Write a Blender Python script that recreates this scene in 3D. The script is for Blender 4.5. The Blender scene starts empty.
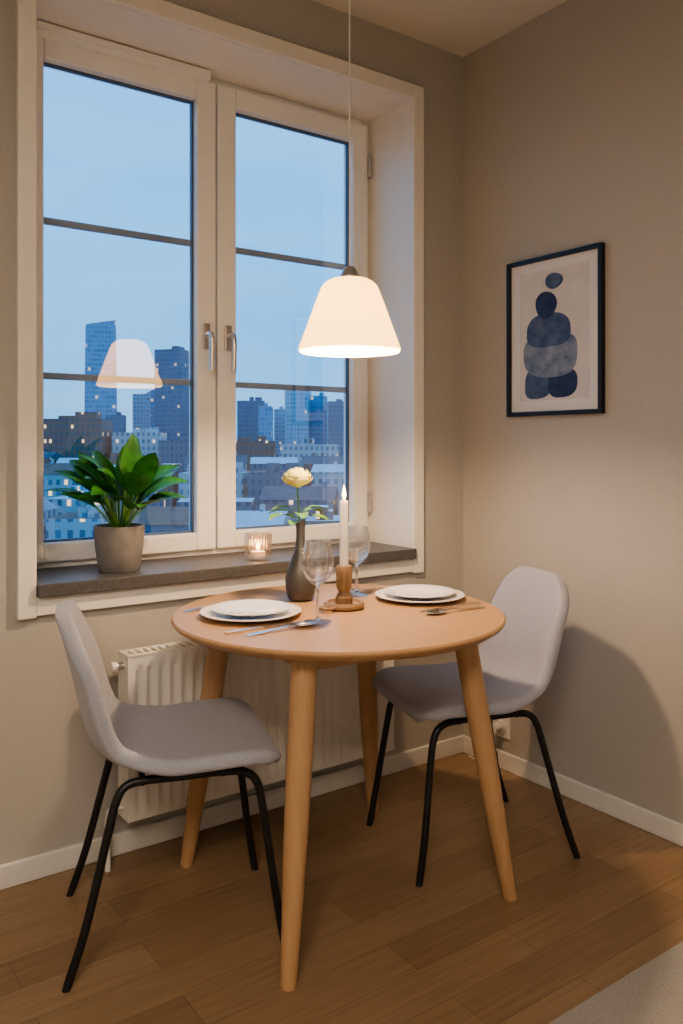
import bpy, bmesh, math, random
from math import sin, cos, pi, radians, sqrt
from mathutils import Vector, Matrix
random.seed(7)
SC = bpy.context.scene
COL = SC.collection
try:
    SC.view_settings.look='AgX - Medium High Contrast'
except Exception as ex: print('look',ex)

# ------------------------------------------------------------ materials
def mat(name, color=(.8,.8,.8), rough=.5, metal=0, emit=None, estr=0, spec=None, sheen=0):
    m = bpy.data.materials.new(name); m.use_nodes = True
    b = m.node_tree.nodes['Principled BSDF']
    b.inputs['Base Color'].default_value = (*color,1)
    b.inputs['Roughness'].default_value = rough
    b.inputs['Metallic'].default_value = metal
    if spec is not None: b.inputs['Specular IOR Level'].default_value = spec
    if sheen: b.inputs['Sheen Weight'].default_value = sheen
    if emit:
        b.inputs['Emission Color'].default_value = (*emit,1)
        b.inputs['Emission Strength'].default_value = estr
    return m
class NT:
    def __init__(s, m): s.t=m.node_tree; s.n=s.t.nodes; s.l=s.t.links; s.b=s.n.get('Principled BSDF'); s.out=[x for x in s.n if x.type.startswith('OUTPUT')][0]
    def new(s, typ, **kw):
        x=s.n.new(typ)
        for k,v in kw.items(): setattr(x,k,v)
        return x
    def link(s,a,b): s.l.new(a,b)
    def math(s,op,a,b=None,c=None):
        x=s.n.new('ShaderNodeMath'); x.operation=op
        for i,v in enumerate((a,b,c)):
            if v is None: continue
            if isinstance(v,(int,float)): x.inputs[i].default_value=v
            else: s.l.new(v,x.inputs[i])
        return x.outputs[0]
    def mix(s,f,a,b,blend='MIX'):
        x=s.n.new('ShaderNodeMixRGB'); x.blend_type=blend
        for i,v in enumerate((f,a,b)):
            if isinstance(v,(int,float)): x.inputs[i].default_value=v
            elif isinstance(v,tuple): x.inputs[i].default_value=(*v,1)
            else: s.l.new(v,x.inputs[i])
        return x.outputs[0]
    def noise(s,scale,stretch=(1,1,1),detail=4,coord='Object'):
        tc=s.n.new('ShaderNodeTexCoord'); mp=s.n.new('ShaderNodeMapping'); mp.inputs['Scale'].default_value=stretch
        s.l.new(tc.outputs[coord],mp.inputs[0]); n=s.n.new('ShaderNodeTexNoise'); n.inputs['Scale'].default_value=scale; n.inputs['Detail'].default_value=detail
        s.l.new(mp.outputs[0],n.inputs['Vector']); return n.outputs['Fac']
    def ramp(s,f,stops):
        r=s.n.new('ShaderNodeValToRGB'); s.l.new(f,r.inputs[0]); cr=r.color_ramp
        while len(cr.elements)<len(stops): cr.elements.new(.5)
        for e,(p,c) in zip(cr.elements,stops): e.position=p; e.color=(*c,1)
        return r.outputs[0]
    def bump(s,h,strength=.2,dist=.002):
        b=s.n.new('ShaderNodeBump'); b.inputs['Strength'].default_value=strength; b.inputs['Distance'].default_value=dist
        s.l.new(h,b.inputs['Height']); s.l.new(b.outputs[0],s.b.inputs['Normal'])

def noisy(name,c1,c2,scale,rough=.5,stretch=(1,1,1),bump=.1,dist=.001,**kw):
    m=mat(name,c1,rough,**kw); t=NT(m); f=t.noise(scale,stretch)
    t.link(t.ramp(f,[(.3,c1),(.7,c2)]),t.b.inputs['Base Color'])
    if bump: t.bump(f,bump,dist)
    return m

M_WALL=noisy('wall_paint',(.455,.437,.405),(.475,.457,.425),60,.75,bump=.08)
M_CEIL=noisy('ceiling_paint',(.68,.66,.62),(.71,.69,.65),50,.8,bump=.05)
M_TRIM=noisy('trim_paint',(.84,.81,.75),(.86,.83,.77),20,.38,bump=.03)
M_FRAME=noisy('window_paint',(.87,.86,.83),(.90,.89,.86),20,.35,bump=.02)
M_BAR=mat('glazing_bar_grey',(.30,.34,.40),.5)
M_SEAL=mat('seal_dark',(.10,.14,.20),.5)
M_BASE=noisy('baseboard_paint',(.72,.71,.69),(.75,.74,.72),20,.4,bump=.02)
M_STONE=noisy('sill_stone',(.085,.085,.088),(.13,.13,.132),90,.4,bump=.05)
M_BLACK=mat('black_metal',(.012,.012,.014),.4)
M_STEEL=mat('steel',(.78,.76,.74),.22,1)
M_NICKEL=mat('satin_nickel',(.66,.65,.64),.32,1)
M_RAD=mat('radiator_enamel',(.82,.80,.76),.35)
M_PLAST=mat('white_plastic',(.82,.80,.77),.4)
M_PORC=mat('porcelain',(.86,.85,.83),.18)
M_WAX=mat('candle_wax',(.90,.87,.82),.5); M_WAX.node_tree.nodes['Principled BSDF'].inputs['Subsurface Weight'].default_value=.2
M_WICK=mat('wick',(.03,.02,.02),.9)
M_FLAME=mat('flame',(1,.7,.3),.5,emit=(1,.62,.22),estr=16)
M_VASE=noisy('vase_ceramic',(.085,.085,.09),(.12,.12,.125),12,.35,bump=.05)
M_POT=noisy('pot_ceramic',(.20,.195,.19),(.25,.245,.24),30,.7,bump=.1)
M_SOIL=noisy('soil',(.03,.02,.012),(.07,.045,.03),150,.95,bump=.6,dist=.004)
M_FRAMEBLK=mat('picture_frame_black',(.006,.008,.014),.35)
M_MATB=mat('mat_board',(.74,.73,.73),.8)
M_PRINT=noisy('print_paper',(.62,.60,.59),(.69,.67,.65),14,.85,bump=0)
def wcol(name,a,b): return noisy(name,a,b,28,.85,bump=0)
M_W1=wcol('ink_navy',(.018,.04,.11),(.045,.075,.17))
M_W2=wcol('ink_blue',(.05,.09,.19),(.12,.17,.29))
M_W3=wcol('ink_grey',(.11,.17,.28),(.30,.35,.44))
M_LEAF=noisy('leaf_green',(.025,.14,.02),(.06,.27,.04),30,.35,bump=.05)
M_LEAF2=noisy('leaf_light',(.10,.25,.04),(.18,.36,.08),40,.45,bump=.05)
M_STEM=mat('stem_green',(.10,.24,.05),.5)
M_PETAL=noisy('petal',(.93,.80,.26),(.96,.88,.42),20,.6,bump=0)
M_PETAL.node_tree.nodes['Principled BSDF'].inputs['Subsurface Weight'].default_value=.15

def fabric():
    m=mat('grey_fabric',(.36,.36,.39),.9,sheen=.2); t=NT(m)
    f=t.noise(420,(1,1,1),2)
    c=t.ramp(f,[(.3,(.33,.345,.405)),(.7,(.45,.465,.525))]); t.link(c,t.b.inputs['Base Color']); t.bump(f,.4,.001); return m
M_FAB=fabric()
def wood(name,c1,c2,c3,axis,rough=.4):
    m=mat(name,c1,rough); t=NT(m)
    st={'x':(1.2,30,30),'y':(30,1.2,30),'z':(30,30,1.2)}[axis]
    f=t.noise(3,st,6); g=t.noise(14,st,3)
    c=t.ramp(f,[(.25,c1),(.5,c2),(.75,c3)]); c2_=t.mix(.25,c,t.ramp(g,[(.35,c1),(.65,c3)]))
    t.link(c2_,t.b.inputs['Base Color']); t.bump(g,.05,.0006); return m
OAK=((.43,.265,.14),(.49,.305,.165),(.53,.34,.19))
M_OAKX=wood('table_oak_top',*OAK,'x'); M_OAKZ=wood('table_oak_leg',*OAK,'z')
M_DKW=wood('candle_holder_wood',(.22,.15,.085),(.30,.20,.12),(.36,.24,.15),'z',.45)

def floor_mat():
    m=mat('oak_parquet',(.3,.17,.08),.32); t=NT(m)
    tc=t.new('ShaderNodeTexCoord')
    br=t.new('ShaderNodeTexBrick'); br.offset=.37; br.offset_frequency=2
    t.link(tc.outputs['Object'],br.inputs['Vector'])
    for k,v in (('Scale',1),('Mortar Size',.0008),('Mortar Smooth',.3),('Bias',0),('Brick Width',.72),('Row Height',.11)): br.inputs[k].default_value=v
    br.inputs['Color1'].default_value=(.265,.172,.098,1); br.inputs['Color2'].default_value=(.355,.24,.142,1); br.inputs['Mortar'].default_value=(.15,.095,.052,1)
    f=t.noise(3,(1.5,26,26),6); g=t.ramp(f,[(.25,(.80,.80,.80)),(.75,(1.1,1.1,1.1))])
    t.link(t.mix(1,br.outputs['Color'],g,'MULTIPLY'),t.b.inputs['Base Color']); t.bump(f,.05,.0008); return m
M_FLOOR=floor_mat()

def thin_glass(name,fac_lo,fac_hi,tint=(1,1,1),rough=0,power=3):
    m=bpy.data.materials.new(name); m.use_nodes=True; t=NT(m); t.n.remove(t.b)
    lw=t.new('ShaderNodeLayerWeight'); lw.inputs['Blend'].default_value=.5
    p=t.math('POWER',lw.outputs['Facing'],power)
    f=t.math('MULTIPLY_ADD',p,fac_hi-fac_lo,fac_lo)
    tr=t.new('ShaderNodeBsdfTransparent'); tr.inputs[0].default_value=(*tint,1)
    gl=t.new('ShaderNodeBsdfGlossy'); gl.inputs['Roughness'].default_value=rough; gl.inputs[0].default_value=(1,1,1,1)
    mx=t.new('ShaderNodeMixShader'); t.link(f,mx.inputs[0]); t.link(tr.outputs[0],mx.inputs[1]); t.link(gl.outputs[0],mx.inputs[2])
    t.link(mx.outputs[0],t.out.inputs[0]); return m
M_PANE=thin_glass('window_glass',.22,.8,(.97,.985,1),0,4)
def wine_mat():
    m=bpy.data.materials.new('clear_glass'); m.use_nodes=True; t=NT(m); t.n.remove(t.b)
    g=t.new('ShaderNodeBsdfGlass'); g.inputs['IOR'].default_value=1.5; g.inputs['Roughness'].default_value=0
    tr=t.new('ShaderNodeBsdfTransparent')
    mx=t.new('ShaderNodeMixShader'); mx.inputs[0].default_value=.3
    t.link(g.outputs[0],mx.inputs[1]); t.link(tr.outputs[0],mx.inputs[2]); t.link(mx.outputs[0],t.out.inputs[0]); return m
M_GLASS=wine_mat()

def shade_mat():
    m=bpy.data.materials.new('opal_shade'); m.use_nodes=True; t=NT(m); t.n.remove(t.b)
    tl=t.new('ShaderNodeBsdfTranslucent'); tl.inputs[0].default_value=(.80,.68,.46,1)
    df=t.new('ShaderNodeBsdfDiffuse'); df.inputs[0].default_value=(.85,.8,.66,1)
    mx=t.new('ShaderNodeMixShader'); mx.inputs[0].default_value=.6
    t.link(tl.outputs[0],mx.inputs[1]); t.link(df.outputs[0],mx.inputs[2])
    em=t.new('ShaderNodeEmission'); em.inputs[0].default_value=(1,.60,.22,1); em.inputs[1].default_value=2.0
    ad=t.new('ShaderNodeAddShader'); t.link(mx.outputs[0],ad.inputs[0]); t.link(em.outputs[0],ad.inputs[1])
    t.link(ad.outputs[0],t.out.inputs[0]); return m
M_SHADE=shade_mat()
M_BULB=mat('bulb_glow',(1,1,1),.5,emit=(1,.78,.5),estr=6)

# ------------------------------------------------------------ geometry helpers
def finish(name,bm,m,parent=None,loc=(0,0,0),smooth=None,bevel=0,rot=None):
    me=bpy.data.meshes.new(name); bm.normal_update(); bm.to_mesh(me); bm.free()
    o=bpy.data.objects.new(name,me); COL.objects.link(o); o.location=loc
    if rot: o.rotation_euler=rot
    if m: me.materials.append(m)
    if smooth is not None:
        for p in me.polygons: p.use_smooth=True
        me.set_sharp_from_angle(angle=radians(smooth))
    if bevel:
        b=o.modifiers.new('bevel','BEVEL'); b.width=bevel; b.segments=3; b.limit_method='ANGLE'; b.angle_limit=radians(40)
    if parent: o.parent=parent
    return o
def empty(name,loc=(0,0,0),rotz=0):
    e=bpy.data.objects.new(name,None); COL.objects.link(e); e.location=loc; e.rotation_euler=(0,0,rotz); e.empty_display_size=.1; return e
def addbox(bm,x0,x1,y0,y1,z0,z1):
    x0,x1=sorted((x0,x1)); y0,y1=sorted((y0,y1)); z0,z1=sorted((z0,z1))
    v=[bm.verts.new(p) for p in ((x0,y0,z0),(x1,y0,z0),(x1,y1,z0),(x0,y1,z0),(x0,y0,z1),(x1,y0,z1),(x1,y1,z1),(x0,y1,z1))]
    for f in ((3,2,1,0),(4,5,6,7),(0,1,5,4),(1,2,6,5),(2,3,7,6),(3,0,4,7)): bm.faces.new([v[i] for i in f])
def boxes(name,lst,m,parent=None,bevel=0,**kw):
    bm=bmesh.new()
    for b in lst: addbox(bm,*b)
    return finish(name,bm,m,parent,bevel=bevel,**kw)
def lathe(name,prof,m,parent=None,loc=(0,0,0),seg=48,smooth=35,flute=0,nfl=0):
    bm=bmesh.new(); rings=[]
    for r,z in prof:
        if r<1e-6: rings.append([bm.verts.new((0,0,z))])
        else:
            ring=[]
            for i in range(seg):
                a=2*pi*i/seg; rr=r+(flute*cos(a*nfl) if nfl else 0)
                ring.append(bm.verts.new((rr*cos(a),rr*sin(a),z)))
            rings.append(ring)
    for a,b in zip(rings,rings[1:]):
        for i in range(seg):
            j=(i+1)%seg
            if len(a)==1 and len(b)>1: bm.faces.new((a[0],b[i],b[j]))
            elif len(b)==1 and len(a)>1: bm.faces.new((a[i],b[0],a[j]))
            elif len(a)>1: bm.faces.new((a[i],a[j],b[j],b[i]))
    bmesh.ops.recalc_face_normals(bm,faces=bm.faces)
    return finish(name,bm,m,parent,loc,smooth=smooth)
def smoothpts(pts,n=8):
    out=[]; P=[Vector(p) for p in pts]; P=[2*P[0]-P[1]]+P+[2*P[-1]-P[-2]]
    for i in range(1,len(P)-2):
        for k in range(n):
            t=k/n; a,b,c,d=P[i-1],P[i],P[i+1],P[i+2]
            out.append(.5*((2*b)+(c-a)*t+(2*a-5*b+4*c-d)*t*t+(3*b-a-3*c+d)*t**3))
    out.append(P[-2]); return out
def tube(name,pts,r,m,parent=None,seg=14,radii=None,cap=True,bm=None):
    own=bm is None
    if own: bm=bmesh.new()
    P=[Vector(p) for p in pts]; rings=[]; up=None
    for i,p in enumerate(P):
        d=(P[min(i+1,len(P)-1)]-P[max(i-1,0)]).normalized()
        if up is None: up=Vector((0,0,1)) if abs(d.z)<.9 else Vector((1,0,0))
        s=d.cross(up).normalized(); up=s.cross(d).normalized()
        rr=radii[i] if radii else r
        rings.append([bm.verts.new(p+s*rr*cos(2*pi*k/seg)+up*rr*sin(2*pi*k/seg)) for k in range(seg)])
    for a,b in zip(rings,rings[1:]):
        for i in range(seg): bm.faces.new((a[i],a[(i+1)%seg],b[(i+1)%seg],b[i]))
    if cap: bm.faces.new(rings[0][::-1]); bm.faces.new(rings[-1])
    if own:
        bmesh.ops.recalc_face_normals(bm,faces=bm.faces)
        return finish(name,bm,m,parent,smooth=50)
def light(name,typ,loc,energy,color,parent=None,**kw):
    l=bpy.data.lights.new(name,typ); l.energy=energy; l.color=color
    for k,v in kw.items(): setattr(l,k,v)
    o=bpy.data.objects.new(name,l); COL.objects.link(o); o.location=loc
    if parent: o.parent=parent
    return o

# ------------------------------------------------------------ room shell
XL,YB,H=-4.2,-4.2,2.6
WX0,WX1,WZ0,WZ1=-1.57,-.24,.74,2.39
WD=.36
boxes('wall_north',[(XL,WX0,0,WD,0,H),(WX1,.25,0,WD,0,H),(WX0,WX1,0,WD,0,WZ0),(WX0,WX1,0,WD,WZ1,H)],M_WALL)
boxes('wall_east',[(0,.25,YB,0,0,H)],M_WALL)
boxes('wall_west',[(XL-.2,XL,YB,WD,0,H)],M_WALL)
boxes('wall_south',[(XL-.2,.25,YB-.2,YB,0,H)],M_WALL)
boxes('floor',[(XL-.2,.25,YB-.2,WD,-.1,0)],M_FLOOR)
boxes('ceiling',[(XL-.2,.25,YB-.2,WD,H,H+.1)],M_CEIL)
boxes('baseboard_north',[(XL,0,-.014,0,0,.062)],M_BASE,bevel=.004)
boxes('baseboard_east',[(-.014,0,YB,-.014,0,.062)],M_BASE,bevel=.004)
boxes('baseboard_south',[(XL,-.014,YB,YB+.014,0,.062)],M_BASE,bevel=.004)
boxes('baseboard_west',[(XL,XL+.014,YB+.014,-.014,0,.062)],M_BASE,bevel=.004)
SZ=.78   # sill top
boxes('trim_1',[(WX1-.012,WX1,0,.27,WZ0,WZ1),(WX0,WX0+.012,0,.27,WZ0,WZ1),(WX0+.012,WX1-.012,0,.27,WZ1-.012,WZ1)],M_TRIM)
ix0,ix1,iz1=WX0+.010,WX1-.018,WZ1-.012
boxes('trim_2',[(ix1,ix1+.048,-.018,0,.69,iz1+.05),(ix0-.048,ix0,-.018,0,.69,iz1+.05),(ix0,ix1,-.018,0,iz1,iz1+.05)],M_TRIM,bevel=.003)
boxes('trim_3',[(ix0,ix1,-.016,0,.695,.744)],M_TRIM,bevel=.003)
boxes('window_sill',[(ix0+.001,ix1-.001,-.035,.26,.745,SZ)],M_STONE,bevel=.003)

# ------------------------------------------------------------ window
win=empty('window_1')
fx0,fx1,fz0,fz1=WX0+.012,WX1-.012,SZ,WZ1-.012
F=.03
boxes('outer_frame',[(fx0,fx0+F,.255,.34,fz0,fz1),(fx1-F,fx1,.255,.34,fz0,fz1),(fx0+F,fx1-F,.255,.34,fz1-F,fz1),(fx0+F,fx1-F,.255,.34,fz0,fz0+.022)],M_FRAME,win,bevel=.003)
mid=(fx0+fx1)/2
def sash(tag,x0,x1):
    z0,z1=fz0+.018,fz1-.022; s=.070; y0,y1=.235,.30
    boxes('sash_'+tag,[(x0,x0+s,y0,y1,z0,z1),(x1-s,x1,y0,y1,z0,z1),(x0+s,x1-s,y0,y1,z1-s,z1),(x0+s,x1-s,y0,y1,z0,z0+s-.012)],M_FRAME,win,bevel=.006)
    gx0,gx1,gz0,gz1=x0+s,x1-s,z0+s-.012,z1-s
    e=.006
    boxes('seal_'+tag,[(gx0,gx0+e,.262,.275,gz0,gz1),(gx1-e,gx1,.262,.275,gz0,gz1),(gx0,gx1,.262,.275,gz1-e,gz1),(gx0,gx1,.262,.275,gz0,gz0+e)],M_SEAL,win)
    bm=bmesh.new(); v=[bm.verts.new(p) for p in ((gx0,.27,gz0),(gx1,.27,gz0),(gx1,.27,gz1),(gx0,.27,gz1))]; bm.faces.new(v)
    finish('glass_'+tag,bm,M_PANE,win)
    for i,z in enumerate((1.354,1.819)):
        boxes('glazing_bar_%s_%d'%(tag,i),[(gx0,gx1,.275,.292,z-.010,z+.010)],M_BAR,win,bevel=.002)
sash('left',fx0+.018,mid-.003); sash('right',mid+.003,fx1-.018)
boxes('vent_cover',[(-1.50,-.945,.20,.255,2.346,2.374),(-1.49,-.955,.197,.201,2.351,2.355)],M_FRAME,win,bevel=.003)
def handle(tag,x):
    h=empty('handle_'+tag,(x,.235,1.50)); h.parent=win
    boxes('plate',[(-.014,.014,-.010,0,-.038,.048)],M_NICKEL,h,bevel=.005)
    tube('lever',smoothpts([(0,-.008,.01),(0,-.035,.012),(0,-.046,-.004),(0,-.046,-.05),(0,-.043,-.110)],5),.0095,M_NICKEL,h)
handle('left',-.947); handle('right',-.866)
for i,z in enumerate((.93,2.2)):
    tube('hinge_%d'%i,[(fx1-.016,.228,z-.04),(fx1-.016,.228,z+.04)],.007,M_NICKEL,win)
tube('stay_cord',smoothpts([(-.325,.226,2.05),(-.318,.222,1.98),(-.322,.224,1.86),(-.312,.223,1.74)],5),.002,M_PLAST,win,seg=6)

# ------------------------------------------------------------ radiator
rad=empty('radiator',(0,0,0))
rx0,rx1,rz0,rz1=-1.345,-.43,.13,.575
per=.034; n=int((rx1-rx0-.03)/per)
x=rx0+.015
prof=[(rx0,0),(x-.004,0)]
for i in range(n):
    prof+=[(x+.004,.0),(x+.010,.011),(x+.024,.011),(x+.030,0)]; x+=per
prof+=[(rx1,0)]
yF=-.112
levels=[(rz0,0),(rz0+.03,0),(rz0+.045,1),(rz1-.045,1),(rz1-.03,0),(rz1,0)]
bm=bmesh.new()
rows=[[bm.verts.new((p[0],yF+p[1]*k,z)) for p in prof] for z,k in levels]
for a,b in zip(rows,rows[1:]):
    for i in range(len(prof)-1): bm.faces.new((a[i],a[i+1],b[i+1],b[i]))
finish('front_panel',bm,M_RAD,rad,smooth=50)
boxes('back_panel',[(rx0,rx1,-.052,-.040,rz0,rz1)],M_RAD,rad,bevel=.002)
boxes('side_covers',[(rx0-.003,rx0+.001,yF-.002,-.04,rz0,rz1+.004),(rx1-.001,rx1+.003,yF-.002,-.04,rz0,rz1+.004)],M_RAD,rad)
boxes('top_grille',[(rx0,rx1,yF-.002,yF+.008,rz1,rz1+.004),(rx0,rx1,-.05,-.04,rz1,rz1+.004)]+[(rx0+i*.022,rx0+i*.022+.008,yF+.008,-.05,rz1,rz1+.004) for i in range(41)],M_RAD,rad)
boxes('wall_brackets',[(rx0+.15,rx0+.18,-.04,0,rz0+.05,rz1-.05),(rx1-.18,rx1-.15,-.04,0,rz0+.05,rz1-.05)],M_RAD,rad)
tube('valve',[(rx0-.028,-.076,rz1-.03),(rx0,-.076,rz1-.03)],.010,M_NICKEL,rad)
tube('valve_cap',[(rx0-.036,-.076,rz1-.03),(rx0-.022,-.076,rz1-.03)],.014,M_PLAST,rad)
tube('pipe',smoothpts([(rx0,-.076,rz0+.03),(rx0-.03,-.076,rz0+.03),(rx0-.045,-.076,rz0+.01),(rx0-.045,-.076,0)],5),.008,M_RAD,rad)

# ------------------------------------------------------------ picture
py,pz=-.4345,1.5115
pic=empty('framed_picture',(0,py,pz))
hw,hh,fw=.198,.2665,.014
boxes('frame',[(-.022,-.001,-hw,-hw+fw,-hh,hh),(-.022,-.001,hw-fw,hw,-hh,hh),(-.022,-.001,-hw+fw,hw-fw,hh-fw,hh),(-.022,-.001,-hw+fw,hw-fw,-hh,-hh+fw)],M_FRAMEBLK,pic,bevel=.0015)
boxes('mat_board',[(-.010,-.002,-hw+fw,hw-fw,-hh+fw,hh-fw)],M_MATB,pic)
boxes('print',[(-.0108,-.0095,-.145,.145,-.215,.220)],M_PRINT,pic)
def blob(nm,y,z,ry,rz,m,lay,seed,e=2.3,am=.03):
    rnd=random.Random(seed); ph=[rnd.random()*6 for _ in range(3)]
    bm=bmesh.new(); vs=[]
    for i in range(60):
        a=2*pi*i/60; c,s=cos(a),sin(a)
        k=1+am*sin(2*a+ph[0])+am*sin(3*a+ph[1])
        vs.append(bm.verts.new((-.0108-.0003*lay, y+ry*k*math.copysign(abs(c)**(2/e),c), z+rz*k*math.copysign(abs(s)**(2/e),s))))
    f=bm.faces.new(vs)
    bmesh.ops.recalc_face_normals(bm,faces=bm.faces)
    finish(nm,bm,m,pic)
blob('stone_6',-.370-py,1.352-pz,.060,.050,M_W2,1,5,2.8)
blob('stone_5',-.472-py,1.352-pz,.062,.048,M_W1,2,6,2.8)
blob('stone_4',-.422-py,1.445-pz,.110,.074,M_W3,3,4,3)
blob('stone_3',-.414-py,1.528-pz,.090,.058,M_W2,4,3,2.8)
blob('stone_2',-.405-py,1.614-pz,.046,.045,M_W1,5,2,2)
blob('stone_1',-.438-py,1.690-pz,.036,.027,M_W2,6,1,2)

# ------------------------------------------------------------ outlet
out=empty('power_outlet',(0,-.20,.15))
boxes('plate',[(-.010,0,-.04,.04,-.04,.04)],M_PLAST,out,bevel=.004)
o=lathe('socket_ring',[(0,.004),(.018,.004),(.020,.012),(.023,.012),(.023,0),(0,0)],M_PLAST,out,(-.010,0,0)); o.rotation_euler=(0,-pi/2,0)
tube('plug',[(-.014,0,0),(-.05,0,0)],.016,M_PLAST,out)
tube('plug_cable',smoothpts([(-.045,0,-.01),(-.055,0,-.05),(-.04,.02,-.10),(-.03,.08,-.144),(-.03,.14,-.146)],6),.003,M_PLAST,out,seg=8)

# ------------------------------------------------------------ table
TX,TY,TZ,TR=-.920,-.488,.711,.43
tab=empty('dining_table',(TX,TY,0),radians(-4))
lathe('table_top',[(0,TZ-.026),(TR-.022,TZ-.026),(TR-.006,TZ-.016),(TR,TZ-.008),(TR,TZ-.004),(TR-.004,TZ),(0,TZ)],M_OAKX,tab,seg=128,smooth=25)
for i,(sx,sy) in enumerate(((-1,-1),(1,-1),(1,1),(-1,1))):
    top=Vector((sx*.228,sy*.228,TZ-.026)); ft=Vector((sx*.306,sy*.296,0))
    if (sx,sy)==(1,-1): ft=Vector((.332,-.288,0))
    pts=[];rad_=[]
    for k in range(13):
        u=k/12; pts.append(top.lerp(ft,u)); rad_.append(.0295*(1-u)+.0175*u+.004*sin(pi*u))
    o=tube('leg_%d'%(i+1),pts,.03,M_OAKZ,tab,seg=24,radii=rad_)
    for v in o.data.vertices:
        if v.co.z<.012: v.co.z=0
        if v.co.z>TZ-.045: v.co.z=TZ-.026
a=.212; w=.011
boxes('apron',[(-a,a,-a-w,-a+w,TZ-.075,TZ-.026),(-a,a,a-w,a+w,TZ-.075,TZ-.026),(-a-w,-a+w,-a,a,TZ-.075,TZ-.026),(a-w,a+w,-a,a,TZ-.075,TZ-.026)],M_OAKX,tab,bevel=.002)

# ------------------------------------------------------------ chairs
def chair(name,loc,ang):
    c=empty(name,loc,ang)
    prof=[(.222,.408),(.231,.428),(.214,.447),(.15,.453),(.05,.447),(-.05,.442),(-.110,.447),(-.148,.466),(-.171,.510),(-.186,.575),(-.202,.645),(-.218,.715),(-.232,.775)]
    P=smoothpts([(a,0,b) for a,b in prof],4)
    L=[0]
    for p,q in zip(P,P[1:]): L.append(L[-1]+(q-p).length)
    T=L[-1]
    def at(s):
        for i in range(len(L)-1):
            if s<=L[i+1]+1e-9: 
                k=(s-L[i])/max(1e-9,L[i+1]-L[i]); return P[i].lerp(P[i+1],k)
        return P[-1]
    n=16; NS=44; bm=bmesh.new(); rows=[]
    def lerpc(ctrl,u):
        for (a,b),(c_,d) in zip(ctrl,ctrl[1:]):
            if u<=c_: k=(u-a)/(c_-a); k=k*k*(3-2*k); return b+(d-b)*k
        return ctrl[-1][1]
    ss=[T*(.5-.5*cos(pi*i/NS)) for i in range(NS+1)]
    for i,s in enumerate(ss):
        p=at(s); d=(at(min(T,s+.01))-at(max(0,s-.01))).normalized()
        nrm=Vector((abs(d.z),0,abs(d.x)))
        u=s/T
        W=lerpc([(0,.200),(.2,.212),(.38,.208),(.55,.178),(.72,.182),(.88,.180),(1,.172)],u)
        e=min(s/.09,1); W*=.70+.30*sqrt(max(0,1-(1-e)**2))
        e=min((T-s)/.15,1); W*=.30+.70*max(0,1-(1-e)**2.4)**(1/2.4)
        k=lerpc([(0,-.006),(.12,.014),(.36,.018),(.55,.054),(.78,.042),(.93,.022),(1,.006)],u)
        row=[]
        for j in range(n+1):
            t=-1+2*j/n
            tt=abs(t)*W/.205
            row.append(bm.verts.new(p+Vector((0,W*t,0))+nrm*k*tt**2.0))
        rows.append(row)
    for a,b in zip(rows,rows[1:]):
        for j in range(n): bm.faces.new((a[j],b[j],b[j+1],a[j+1]))
    bmesh.ops.recalc_face_normals(bm,faces=bm.faces)
    bm.faces.ensure_lookup_table(); bm.normal_update()
    mf=max(bm.faces,key=lambda f:abs(f.normal.z))
    if mf.normal.z<0: bmesh.ops.reverse_faces(bm,faces=bm.faces)
    s=finish('seat_shell',bm,M_FAB,c)
    so=s.modifiers.new('t','SOLIDIFY'); so.thickness=.036; so.offset=-1
    sb=s.modifiers.new('s','SUBSURF'); sb.levels=1; sb.render_levels=2
    for p in s.data.polygons: p.use_smooth=True
    for sd,nm in ((-1,'a'),(1,'b')):
        y=.150*sd; yf=.192*sd; yff=.180*sd
        pts=[(-.240,yf,0),(-.200,yf*.95,.12),(-.155,y*1.06,.30),(-.138,y*1.01,.365),(-.118,y*.97,.394),(-.08,y*.95,.402),(0,y*.95,.402),(.10,y*.95,.402),(.148,y*.97,.396),(.176,y,.370),(.190,y*1.03,.30),(.215,yff*.96,.12),(.235,yff,0)]
        o=tube('leg_frame_'+nm,smoothpts(pts,5),.0095,M_BLACK,c,seg=12)
        for v in o.data.vertices:
            if v.co.z<.006: v.co.z=0
    tube('cross_bar_1',[(-.08,-.1425,.398),(-.08,.1425,.398)],.008,M_BLACK,c)
    tube('cross_bar_2',[(.10,-.1425,.398),(.10,.1425,.398)],.008,M_BLACK,c)
    return c
chair('dining_chair',(-1.344,-.395,0),radians(-18.5))
chair('dining_chair.001',(-.480,-.513,0),radians(163.5))

# ------------------------------------------------------------ pendant lamp
LX,LY,LZ=-.896,-.503,1.392
lamp=empty('pendant_lamp',(LX,LY,LZ))
sp=[(.133,0),(.1335,.006),(.131,.014),(.112,.065),(.094,.115),(.078,.157),(.072,.170),(.062,.180),(.048,.187),(.028,.190)]
lathe('glass_shade',sp+[(r-.003,z-.003) for r,z in sp[::-1]],M_SHADE,lamp,seg=72,smooth=60)
lathe('shade_cap',[(0,.187),(.028,.187),(.028,.194),(.022,.202),(.017,.215),(.008,.222),(0,.222)],M_NICKEL,lamp)
lathe('bulb',[(0,.100),(.016,.103),(.024,.115),(.026,.125),(.022,.138),(.014,.15),(.013,.16),(0,.16)],M_BULB,lamp,seg=24,smooth=80)
lathe('bulb_socket',[(0,.16),(.017,.16),(.017,.187),(0,.187)],M_PLAST,lamp,seg=24)
tube('cord',[(0,0,.215),(0,0,H-LZ-.02)],.0022,M_PLAST,lamp,seg=8)
lathe('ceiling_canopy',[(0,H-LZ-.03),(.03,H-LZ-.03),(.045,H-LZ-.012),(.048,H-LZ),(0,H-LZ)],M_PLAST,lamp)
light('bulb_light','POINT',(0,0,.060),34,(1,.68,.42),lamp,shadow_soft_size=.032)

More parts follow.
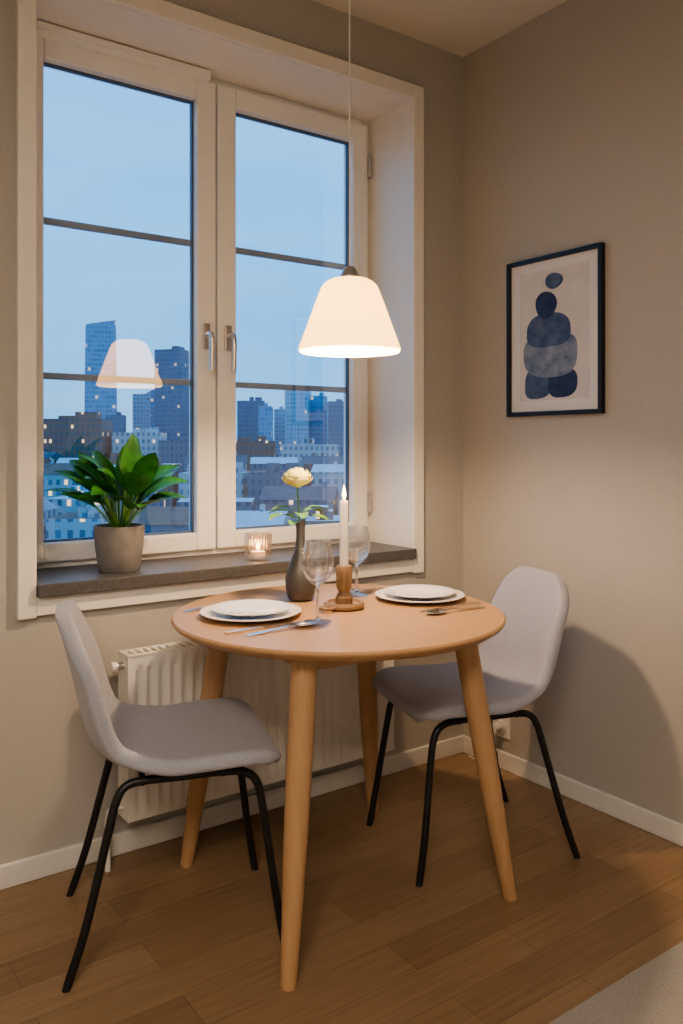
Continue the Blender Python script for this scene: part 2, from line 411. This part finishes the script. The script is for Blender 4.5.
# ------------------------------------------------------------ added warm fill light behind viewer, shaped as an unseen ceiling fixture
cl=empty('added_fill_lamp',(-2.9,-2.9,2.6))
lathe('added_fill_dome',[(0,-.09),(.12,-.085),(.19,-.06),(.2,-.02),(.2,0),(0,0)],mat('added_fill_glow',(.9,.85,.75),.4,emit=(1,.8,.6),estr=3),cl)
light('added_fill_light','AREA',(0,0,-.12),78,(1,.84,.68),cl,shape='DISK',size=1.2)

# ------------------------------------------------------------ tableware
def plate(name,loc,rb,rt):
    e=empty(name,loc)
    def pr(r,z): return [(0,z),(r*.62,z),(r*.70,z+.004),(r,z+.012),(r+.001,z+.0145),(r-.003,z+.0155),(r*.70,z+.0075),(r*.64,z+.004),(0,z+.004)]
    lathe('dinner_plate',pr(rb,0),M_PORC,e,seg=72,smooth=50)
    lathe('salad_plate',pr(rt,.0085),M_PORC,e,seg=72,smooth=50)
plate('plate_stack',(-1.136,-.405,TZ),.128,.100)
plate('plate_stack.001',(-.632,-.478,TZ),.126,.100)
def ribbon(name,sts,m,parent,th=.0015,arch=0):
    bm=bmesh.new(); rows=[]
    for x,w,z in sts:
        rows.append([bm.verts.new((x,-w,z)),bm.verts.new((x,w,z)),bm.verts.new((x,w,z+th)),bm.verts.new((x,-w,z+th))])
    for a,b in zip(rows,rows[1:]):
        for i in range(4): bm.faces.new((a[i],a[(i+1)%4],b[(i+1)%4],b[i]))
    bm.faces.new(rows[0][::-1]); bm.faces.new(rows[-1])
    bmesh.ops.recalc_face_normals(bm,faces=bm.faces)
    return finish(name,bm,m,parent,smooth=60)
def fork(name,loc,ang):
    e=empty(name,loc,ang)
    ribbon('handle',[(0,.008,0),(.01,.0095,.0005),(.05,.007,.003),(.10,.004,.006),(.125,.004,.0055),(.138,.010,.003),(.150,.0125,.002)],M_STEEL,e,.002)
    for i in range(4):
        o=ribbon('tine_%d'%i,[(.148,.0018,.002),(.17,.0016,.001),(.188,.0013,.0025),(.196,.0008,.004)],M_STEEL,e,.0016); o.location=(0,-.0105+.007*i,0)
def knife(name,loc,ang):
    e=empty(name,loc,ang)
    ribbon('handle',[(0,.006,0),(.01,.009,0),(.06,.0075,0),(.10,.006,0)],M_STEEL,e,.005)
    ribbon('blade',[(.098,.006,.0015),(.12,.009,.0015),(.17,.0095,.0015),(.195,.007,.0015),(.208,.001,.0015)],M_STEEL,e,.0015)
def spoon(name,loc,ang):
    e=empty(name,loc,ang)
    ribbon('handle',[(0,.007,0),(.01,.009,.0005),(.06,.006,.003),(.11,.0035,.007),(.138,.0045,.006)],M_STEEL,e,.002)
    bm=bmesh.new(); rings=[]
    c=bm.verts.new((.165,0,0))
    for k in range(1,6):
        u=k/5; rings.append([bm.verts.new((.165+.031*u*cos(2*pi*i/28),.020*u*sin(2*pi*i/28),.007*u*u)) for i in range(28)])
    for i in range(28): bm.faces.new((c,rings[0][i],rings[0][(i+1)%28]))
    for a,b in zip(rings,rings[1:]):
        for i in range(28): bm.faces.new((a[i],b[i],b[(i+1)%28],a[(i+1)%28]))
    o=finish('bowl',bm,M_STEEL,e,smooth=60); s=o.modifiers.new('t','SOLIDIFY'); s.thickness=.0012; s.offset=1
knife('table_knife',(-1.285,-.552,TZ),radians(2))
spoon('spoon',(-1.255,-.598,TZ),radians(3))
fork('fork',(-1.252,-.262,TZ),radians(3))
knife('table_knife.001',(-.548,-.630,TZ),radians(178))
spoon('spoon.001',(-.575,-.674,TZ),radians(177))
fork('fork.001',(-.590,-.312,TZ),radians(176))

def wineglass(name,loc):
    e=empty(name,loc)
    out=[(0,.001),(.033,.001),(.034,.002),(.020,.004),(.006,.008),(.0038,.016),(.0035,.05),(.0037,.082),(.006,.090),(.018,.098),(.031,.112),(.038,.130),(.040,.147),(.038,.168),(.034,.188),(.0315,.200)]
    inn=[(.0300,.200),(.0324,.188),(.0364,.168),(.0384,.147),(.0364,.130),(.0292,.113),(.017,.101),(0,.096)]
    lathe('glass_body',out+inn,M_GLASS,e,seg=48,smooth=70)
wineglass('wine_glass',(-1.040,-.567,TZ)); wineglass('wine_glass.001',(-.748,-.335,TZ))

ch=empty('candlestick',(-.885,-.463,TZ))
lathe('holder_base',[(0,0),(.045,0),(.053,.004),(.055,.012),(.052,.018),(.046,.018),(.042,.012),(.020,.012),(0,.012)],M_DKW,ch)
lathe('holder_stem',[(0,.012),(.022,.012),(.023,.030),(.018,.038),(.015,.044),(.019,.052),(.0215,.060),(.0215,.108),(.019,.114),(.0125,.114),(.0125,.100),(0,.100)],M_DKW,ch)
tube('finger_loop',[( -.052+.019*cos(t_)-.012, .019*sin(t_)*.9-.015,.010) for t_ in [2*pi*i/24 for i in range(25)]],.0045,M_DKW,ch,cap=False)
lathe('taper_candle',[(0,.100),(.0118,.100),(.0112,.28),(.0095,.286),(.004,.284),(0,.283)],M_WAX,ch,seg=24)
tube('wick',[(0,0,.282),(.001,0,.294)],.0009,M_WICK,ch,seg=6)
lathe('candle_flame',[(0,.288),(.0035,.292),(.0055,.300),(.0045,.311),(.002,.322),(0,.330)],M_FLAME,ch,seg=16,smooth=80)
light('flame_light','POINT',(0,0,.315),.5,(1,.6,.28),ch,shadow_soft_size=.012)

# vase with rose
vs=empty('flower_vase',(-.918,-.300,TZ))
lathe('vase_body',[(0,0),(.028,0),(.036,.008),(.042,.035),(.043,.060),(.038,.088),(.026,.118),(.016,.145),(.0125,.175),(.0125,.200),(.016,.222),(.0145,.223),(.011,.200),(.011,.15),(0,.12)],M_VASE,vs,smooth=60)
tube('flower_stem',smoothpts([(0,0,.13),(-.004,.0,.22),(-.008,0,.28),(-.012,-.002,.318)],5),.0025,M_STEM,vs,seg=8)
def leafmesh(bm,base,dirv,length,width,curl,up=Vector((0,0,1)),fold=.25,nseg=10):
    d=dirv.normalized(); side=d.cross(up)
    if side.length<.05: side=d.cross(Vector((0.3,1,0)))
    side.normalize(); rows=[]
    p=Vector(base); cd=d.copy(); st=length/nseg
    for i in range(nseg+1):
        u=i/nseg; w=width*.5*(max(0,sin(pi*min(1,u**.8)))**.85)*(1 if u<1 else 0)+.0004
        nn=side.cross(cd).normalized()
        rows.append([bm.verts.new(p-side*w+nn*fold*w),bm.verts.new(p-side*w*.5+nn*fold*w*.4),bm.verts.new(p),bm.verts.new(p+side*w*.5+nn*fold*w*.4),bm.verts.new(p+side*w+nn*fold*w)])
        cd=(Matrix.Rotation(-curl/nseg,3,side)@cd); p=p+cd*st
    for a,b in zip(rows,rows[1:]):
        for j in range(4): bm.faces.new((a[j],a[j+1],b[j+1],b[j]))
bm=bmesh.new()
for ang,z0,r,ln in ((0.2,.262,.02,.065),(1.3,.25,.015,.06),(2.4,.262,.02,.065),(3.3,.25,.03,.07),(4.3,.258,.018,.06),(5.3,.248,.02,.065),(0.8,.238,.015,.05),(3.9,.236,.02,.055),(5.9,.272,.02,.055),(2.9,.275,.02,.055)):
    dv=Vector((cos(ang),sin(ang),.25)); b=Vector((-.006,0,z0-.02)); b2=b+dv.normalized()*r*1.4
    tube('',[b,b.lerp(b2,.5),b2],.0012,None,seg=6,bm=bm)
    leafmesh(bm,b2,dv,ln,ln*.62,.7)
finish('flower_leaves',bm,M_LEAF2,vs,smooth=60)
bm=bmesh.new()
fc=Vector((-.012,-.002,.316))
def petal(bm,ang,rb,rm,rt,h,wid):
    rows=[]; n=8; m_=8
    for i in range(n+1):
        u=i/n; row=[]
        for j in range(m_+1):
            t=-1+2*j/m_
            ww=wid*(sin(pi*(.15+.72*u))**.5)
            a=ang+t*ww
            r=(1-u)**2*rb+2*u*(1-u)*rm*1.3+u*u*rt
            z=h*(u**.85)-.16*h*t*t*u
            row.append(bm.verts.new(fc+Vector((r*cos(a),r*sin(a),z))))
        rows.append(row)
    for a_,b_ in zip(rows,rows[1:]):
        for j in range(m_): bm.faces.new((a_[j],a_[j+1],b_[j+1],b_[j]))
for lay,(n_,rb,rm,rt,h,w_) in enumerate(((3,.003,.010,.003,.056,1.3),(4,.004,.018,.008,.058,1.1),(5,.004,.027,.016,.056,.95),(5,.005,.034,.026,.052,.85),(6,.005,.038,.036,.043,.72),(6,.005,.038,.043,.030,.62))):
    for i in range(n_): petal(bm,2*pi*i/n_+lay*.7,rb,rm,rt,h,w_)
finish('rose_bloom',bm,M_PETAL,vs,smooth=80)

# ------------------------------------------------------------ sill objects
pl=empty('potted_plant',(-1.300,.080,SZ))
lathe('pot',[(0,0),(.054,0),(.058,.004),(.068,.07),(.0725,.125),(.0725,.133),(.066,.133),(.064,.115),(0,.112)],M_POT,pl,smooth=45)
lathe('soil',[(0,.121),(.03,.120),(.0655,.116)],M_SOIL,pl)
bml=bmesh.new(); bms=bmesh.new(); rnd=random.Random(11)
N=38
for i in range(N):
    az=i*2.39996+rnd.uniform(-.25,.25); q=i/N
    tilt=radians(6+66*q**.8+rnd.uniform(-5,5))
    dx,dy=cos(az),sin(az)
    if dy>0: dy*=.55
    dv=Vector((dx*sin(tilt),dy*sin(tilt),cos(tilt)))
    pet=.13-.06*q+rnd.uniform(0,.03)
    b=Vector((dx*.012,dy*.012,.118)); e_=b+Vector((dv.x*.7,dv.y*.7,dv.z+.25)).normalized()*pet
    tube('',[b,b.lerp(e_,.5)+Vector((0,0,.004)),e_],.0024,None,seg=6,bm=bms)
    ln=rnd.uniform(.115,.155)
    leafmesh(bml,e_,(dv+Vector((0,0,.12))),ln,ln*rnd.uniform(.42,.52),rnd.uniform(.4,1.0),up=Vector((rnd.uniform(-.5,.5),rnd.uniform(-.9,-.1),1)),fold=.28)
for v in bml.verts:
    if v.co.y>.140: v.co.y=.140
finish('foliage',bml,M_LEAF,pl,smooth=60); finish('leaf_stalks',bms,M_STEM,pl,smooth=60)

tl=empty('tealight_holder',(-.851,.055,SZ))
lathe('glass_cup',[(0,.001),(.036,.001),(.040,.006),(.043,.04),(.044,.082),(.0425,.083),(.0405,.04),(.037,.010),(0,.008)],thin_glass('ribbed_glass',.12,.7,(.95,.9,.85),.08,2),tl,seg=96,flute=.0009,nfl=24,smooth=70)
lathe('tealight',[(0,.009),(.024,.009),(.024,.026),(.022,.027),(0,.0265)],M_WAX,tl,seg=32)
lathe('tealight_flame',[(0,.030),(.004,.034),(.0055,.042),(.003,.052),(0,.062)],M_FLAME,tl,seg=16,smooth=80)
light('tealight_light','POINT',(0,0,.048),.35,(1,.55,.25),tl,shadow_soft_size=.012)

# ------------------------------------------------------------ rug
M_RUG=noisy('rug_wool',(.34,.32,.30),(.46,.44,.41),260,.95,bump=.8,dist=.004)
boxes('area_rug',[(-2.9,-.15,-3.2,-1.165,0,.012)],M_RUG,bevel=.005)

# ------------------------------------------------------------ city outside
GZ=-26
city=empty('city_skyline',(0,0,GZ))
def facade(name,base,glass,sx,sz,lit,litcol=(1,.7,.35),ls=1.2,wf=.6,hf=.55):
    m=mat(name,base,.6); t=NT(m)
    tc=t.new('ShaderNodeTexCoord'); sp=t.new('ShaderNodeSeparateXYZ'); t.link(tc.outputs['Object'],sp.inputs[0])
    h=t.math('DIVIDE',t.math('ADD',t.math('ADD',sp.outputs[0],sp.outputs[1]),500),sx); v=t.math('DIVIDE',t.math('ADD',sp.outputs[2],500),sz)
    inh=t.math('LESS_THAN',t.math('FRACT',h),wf); inv=t.math('LESS_THAN',t.math('FRACT',v),hf)
    ge=t.new('ShaderNodeNewGeometry'); gs=t.new('ShaderNodeSeparateXYZ'); t.link(ge.outputs['Normal'],gs.inputs[0])
    side=t.math('LESS_THAN',t.math('ABSOLUTE',gs.outputs[2]),.3)
    win_=t.math('MULTIPLY',t.math('MULTIPLY',inh,inv),side)
    cb=t.new('ShaderNodeCombineXYZ'); t.link(t.math('FLOOR',h),cb.inputs[0]); t.link(t.math('FLOOR',v),cb.inputs[1])
    wn=t.new('ShaderNodeTexWhiteNoise'); wn.noise_dimensions='2D'; t.link(cb.outputs[0],wn.inputs['Vector'])
    l=t.math('MULTIPLY',t.math('LESS_THAN',wn.outputs['Value'],lit),win_)
    gl2=t.mix(wn.outputs['Value'],glass,tuple(min(1,g*1.6) for g in glass))
    t.link(t.mix(win_,base,gl2),t.b.inputs['Base Color'])
    t.b.inputs['Emission Color'].default_value=(*litcol,1)
    t.link(t.math('MULTIPLY',l,ls),t.b.inputs['Emission Strength'])
    return m
FA=facade('tower_glass_blue',(.20,.40,.52),(.07,.24,.38),2.4,3.4,.02,ls=.9,wf=.8,hf=.65)
FB=facade('tower_dark',(.08,.20,.28),(.03,.12,.19),2.4,3.4,.03,ls=.9,wf=.7)
FC=facade('tower_grey',(.42,.54,.60),(.16,.30,.40),2.6,3.2,.03,ls=1.0,wf=.6,hf=.5)
FD=facade('brick_block',(.26,.13,.10),(.07,.09,.12),2.2,3.0,.08,ls=1.7,wf=.42,hf=.5)
FE=facade('render_block',(.50,.52,.52),(.12,.17,.23),2.2,3.0,.07,ls=1.6,wf=.45,hf=.5)
FF=facade('slate_block',(.14,.19,.24),(.05,.09,.14),2.0,3.0,.08,ls=1.7,wf=.5,hf=.5)
M_ROOF=noisy('roof_slate',(.08,.095,.12),(.13,.145,.18),.6,.8,bump=0)
M_ROOF2=noisy('roof_tile_brown',(.27,.12,.09),(.36,.18,.13),.6,.8,bump=0)
M_SNOW=noisy('roof_pale',(.52,.55,.58),(.66,.69,.72),.4,.8,bump=0)
M_GRND=noisy('street_ground',(.08,.09,.11),(.13,.14,.17),.05,.9,bump=0)
cd_=Vector((.582,.813)); cr_=Vector((.813,-.582)); APT=Vector((-2.17,-2.246))
def cxy(across,away): p=APT+cd_*away+cr_*across; return p.x,p.y
def building(across,away,w,d,ztop,m,rot=0,roof=None,roofh=0,slant=0,name='office_building',taper=0):
    x,y=cxy(across,away+d/2)
    bm=bmesh.new(); h=ztop-GZ
    addbox(bm,-w/2,w/2,-d/2,d/2,0,h)
    if slant:
        for v in bm.verts:
            if v.co.z>1 and v.co.x<0: v.co.z-=slant
            if v.co.z>1: v.co.x*=1-taper; v.co.y*=1-taper
    elif not roofh:
        r=random.Random(int(across*7+away))
        for _ in range(2):
            px=r.uniform(-w*.3,w*.2); pw=r.uniform(.12,.28)*w
            addbox(bm,px,px+pw,-d*.35,d*.1,h,h+r.uniform(1.2,3))
    bm.normal_update()
    if roof:
        if roofh:
            v=[bm.verts.new(p) for p in ((-w/2-.3,-d/2-.3,h),(w/2+.3,-d/2-.3,h),(w/2+.3,d/2+.3,h),(-w/2-.3,d/2+.3,h),(-w/2-.3,0,h+roofh),(w/2+.3,0,h+roofh))]
            for f in ((0,1,5,4),(2,3,4,5),(3,0,4),(1,2,5)):
                g=bm.faces.new([v[i] for i in f]); g.material_index=1
            r=random.Random(int(across*7+away))
            for _ in range(2):
                px=r.uniform(-w*.4,w*.35); addbox(bm,px,px+.9,-.4,.6,h+roofh*.5,h+roofh+1.2)
        else:
            for f in bm.faces:
                if f.normal.z>.5: f.material_index=1
    o=finish(name,bm,m,city,(x,y,0),rot=(0,0,radians(-35.6+rot)))
    if roof: o.data.materials.append(roof)
    return o
building(-179,600,24,24,93,FA,18,slant=4,name='glass_skyscraper',taper=.12)
building(-158,660,20,20,42,FC,5)
building(-124,600,21,22,71,FB,-14,name='dark_skyscraper')
building(-142,640,12,18,44,FA,0)
building(-212,660,30,20,18,FC,0)
building(-158,570,12,14,22,FB,6)
building(-100,660,24,20,30,FA,0)
building(-68,610,20,24,34,FB,4)
building(-53,570,9,16,28,FA,0)
building(-46,660,16,20,30,FC,0)
building(-32,600,17,24,41,FC,-4,name='residential_tower')
building(-17,615,11,20,38,FA,-4,name='residential_tower')
building(-4,600,12,20,33,FB,3)
building(24,660,30,20,40,FA,3)
building(70,660,40,20,24,FC,3)
building(-116,340,32,22,12,FD,3,M_ROOF,name='brick_building')
building(-88,350,20,20,6.5,FE,3,M_SNOW,name='apartment_building')
building(-66,340,18,20,3,FF,-3,M_ROOF,name='apartment_building')
building(-40,350,22,20,3,FD,3,M_ROOF,name='brick_building')
building(-13,345,24,20,1.5,FE,-3,M_SNOW,name='apartment_building')
building(15,345,24,20,4,FF,3,M_ROOF,name='apartment_building')
building(50,350,34,22,2,FD,3,M_ROOF,name='brick_building')
rnd=random.Random(21)
for row,(aw,zt) in enumerate(((285,-4),(235,-7.5),(190,-10),(150,-12.5))):
    ac=-aw*.46
    while ac<aw*.14:
        w=rnd.uniform(12,22)*(aw/230)**.5
        m=rnd.choice((FD,FE,FF,FD,FE)); rf=rnd.choice((M_ROOF,M_ROOF2,M_SNOW,M_SNOW))
        g=rnd.random()<.55
        building(ac+w/2,aw+rnd.uniform(-6,6),w-2.2,rnd.uniform(12,16),zt+rnd.uniform(-2.2,1.2),m,rnd.uniform(-6,6),rf,rnd.uniform(2,3.2) if g else 0,name='city_house')
        ac+=w
bm=bmesh.new(); v=[bm.verts.new(p) for p in ((-1500,5,0),(1800,5,0),(1800,2500,0),(-1500,2500,0))]; bm.faces.new(v)
finish('street_ground',bm,M_GRND,city)

# ------------------------------------------------------------ world
w=bpy.data.worlds.new('dusk_sky'); SC.world=w; w.use_nodes=True
t=NT(w); bg=[n for n in t.n if n.type=='BACKGROUND'][0]
tc=t.new('ShaderNodeTexCoord'); sp=t.new('ShaderNodeSeparateXYZ'); t.link(tc.outputs['Generated'],sp.inputs[0])
c=t.ramp(sp.outputs[2],[(0,(.17,.42,.70)),(.10,(.13,.44,.84)),(.28,(.12,.50,1.0)),(.6,(.10,.36,.85))])
nf=t.noise(2.2,(1,1,5),3,'Generated')
c=t.mix(.28,c,t.ramp(nf,[(.35,(.08,.40,.90)),(.7,(.34,.64,.96))]))
t.link(c,bg.inputs[0]); bg.inputs[1].default_value=2.0

# ------------------------------------------------------------ camera
cam=bpy.data.cameras.new('camera'); co=bpy.data.objects.new('camera',cam); COL.objects.link(co)
co.location=(-2.170,-2.246,1.146); co.rotation_euler=(radians(90),0,radians(-35.6))
cam.sensor_fit='VERTICAL'; cam.sensor_height=36; cam.lens=36*824/1024
cam.shift_y=-67/1024
cam.clip_start=.05; cam.clip_end=4000
SC.camera=co
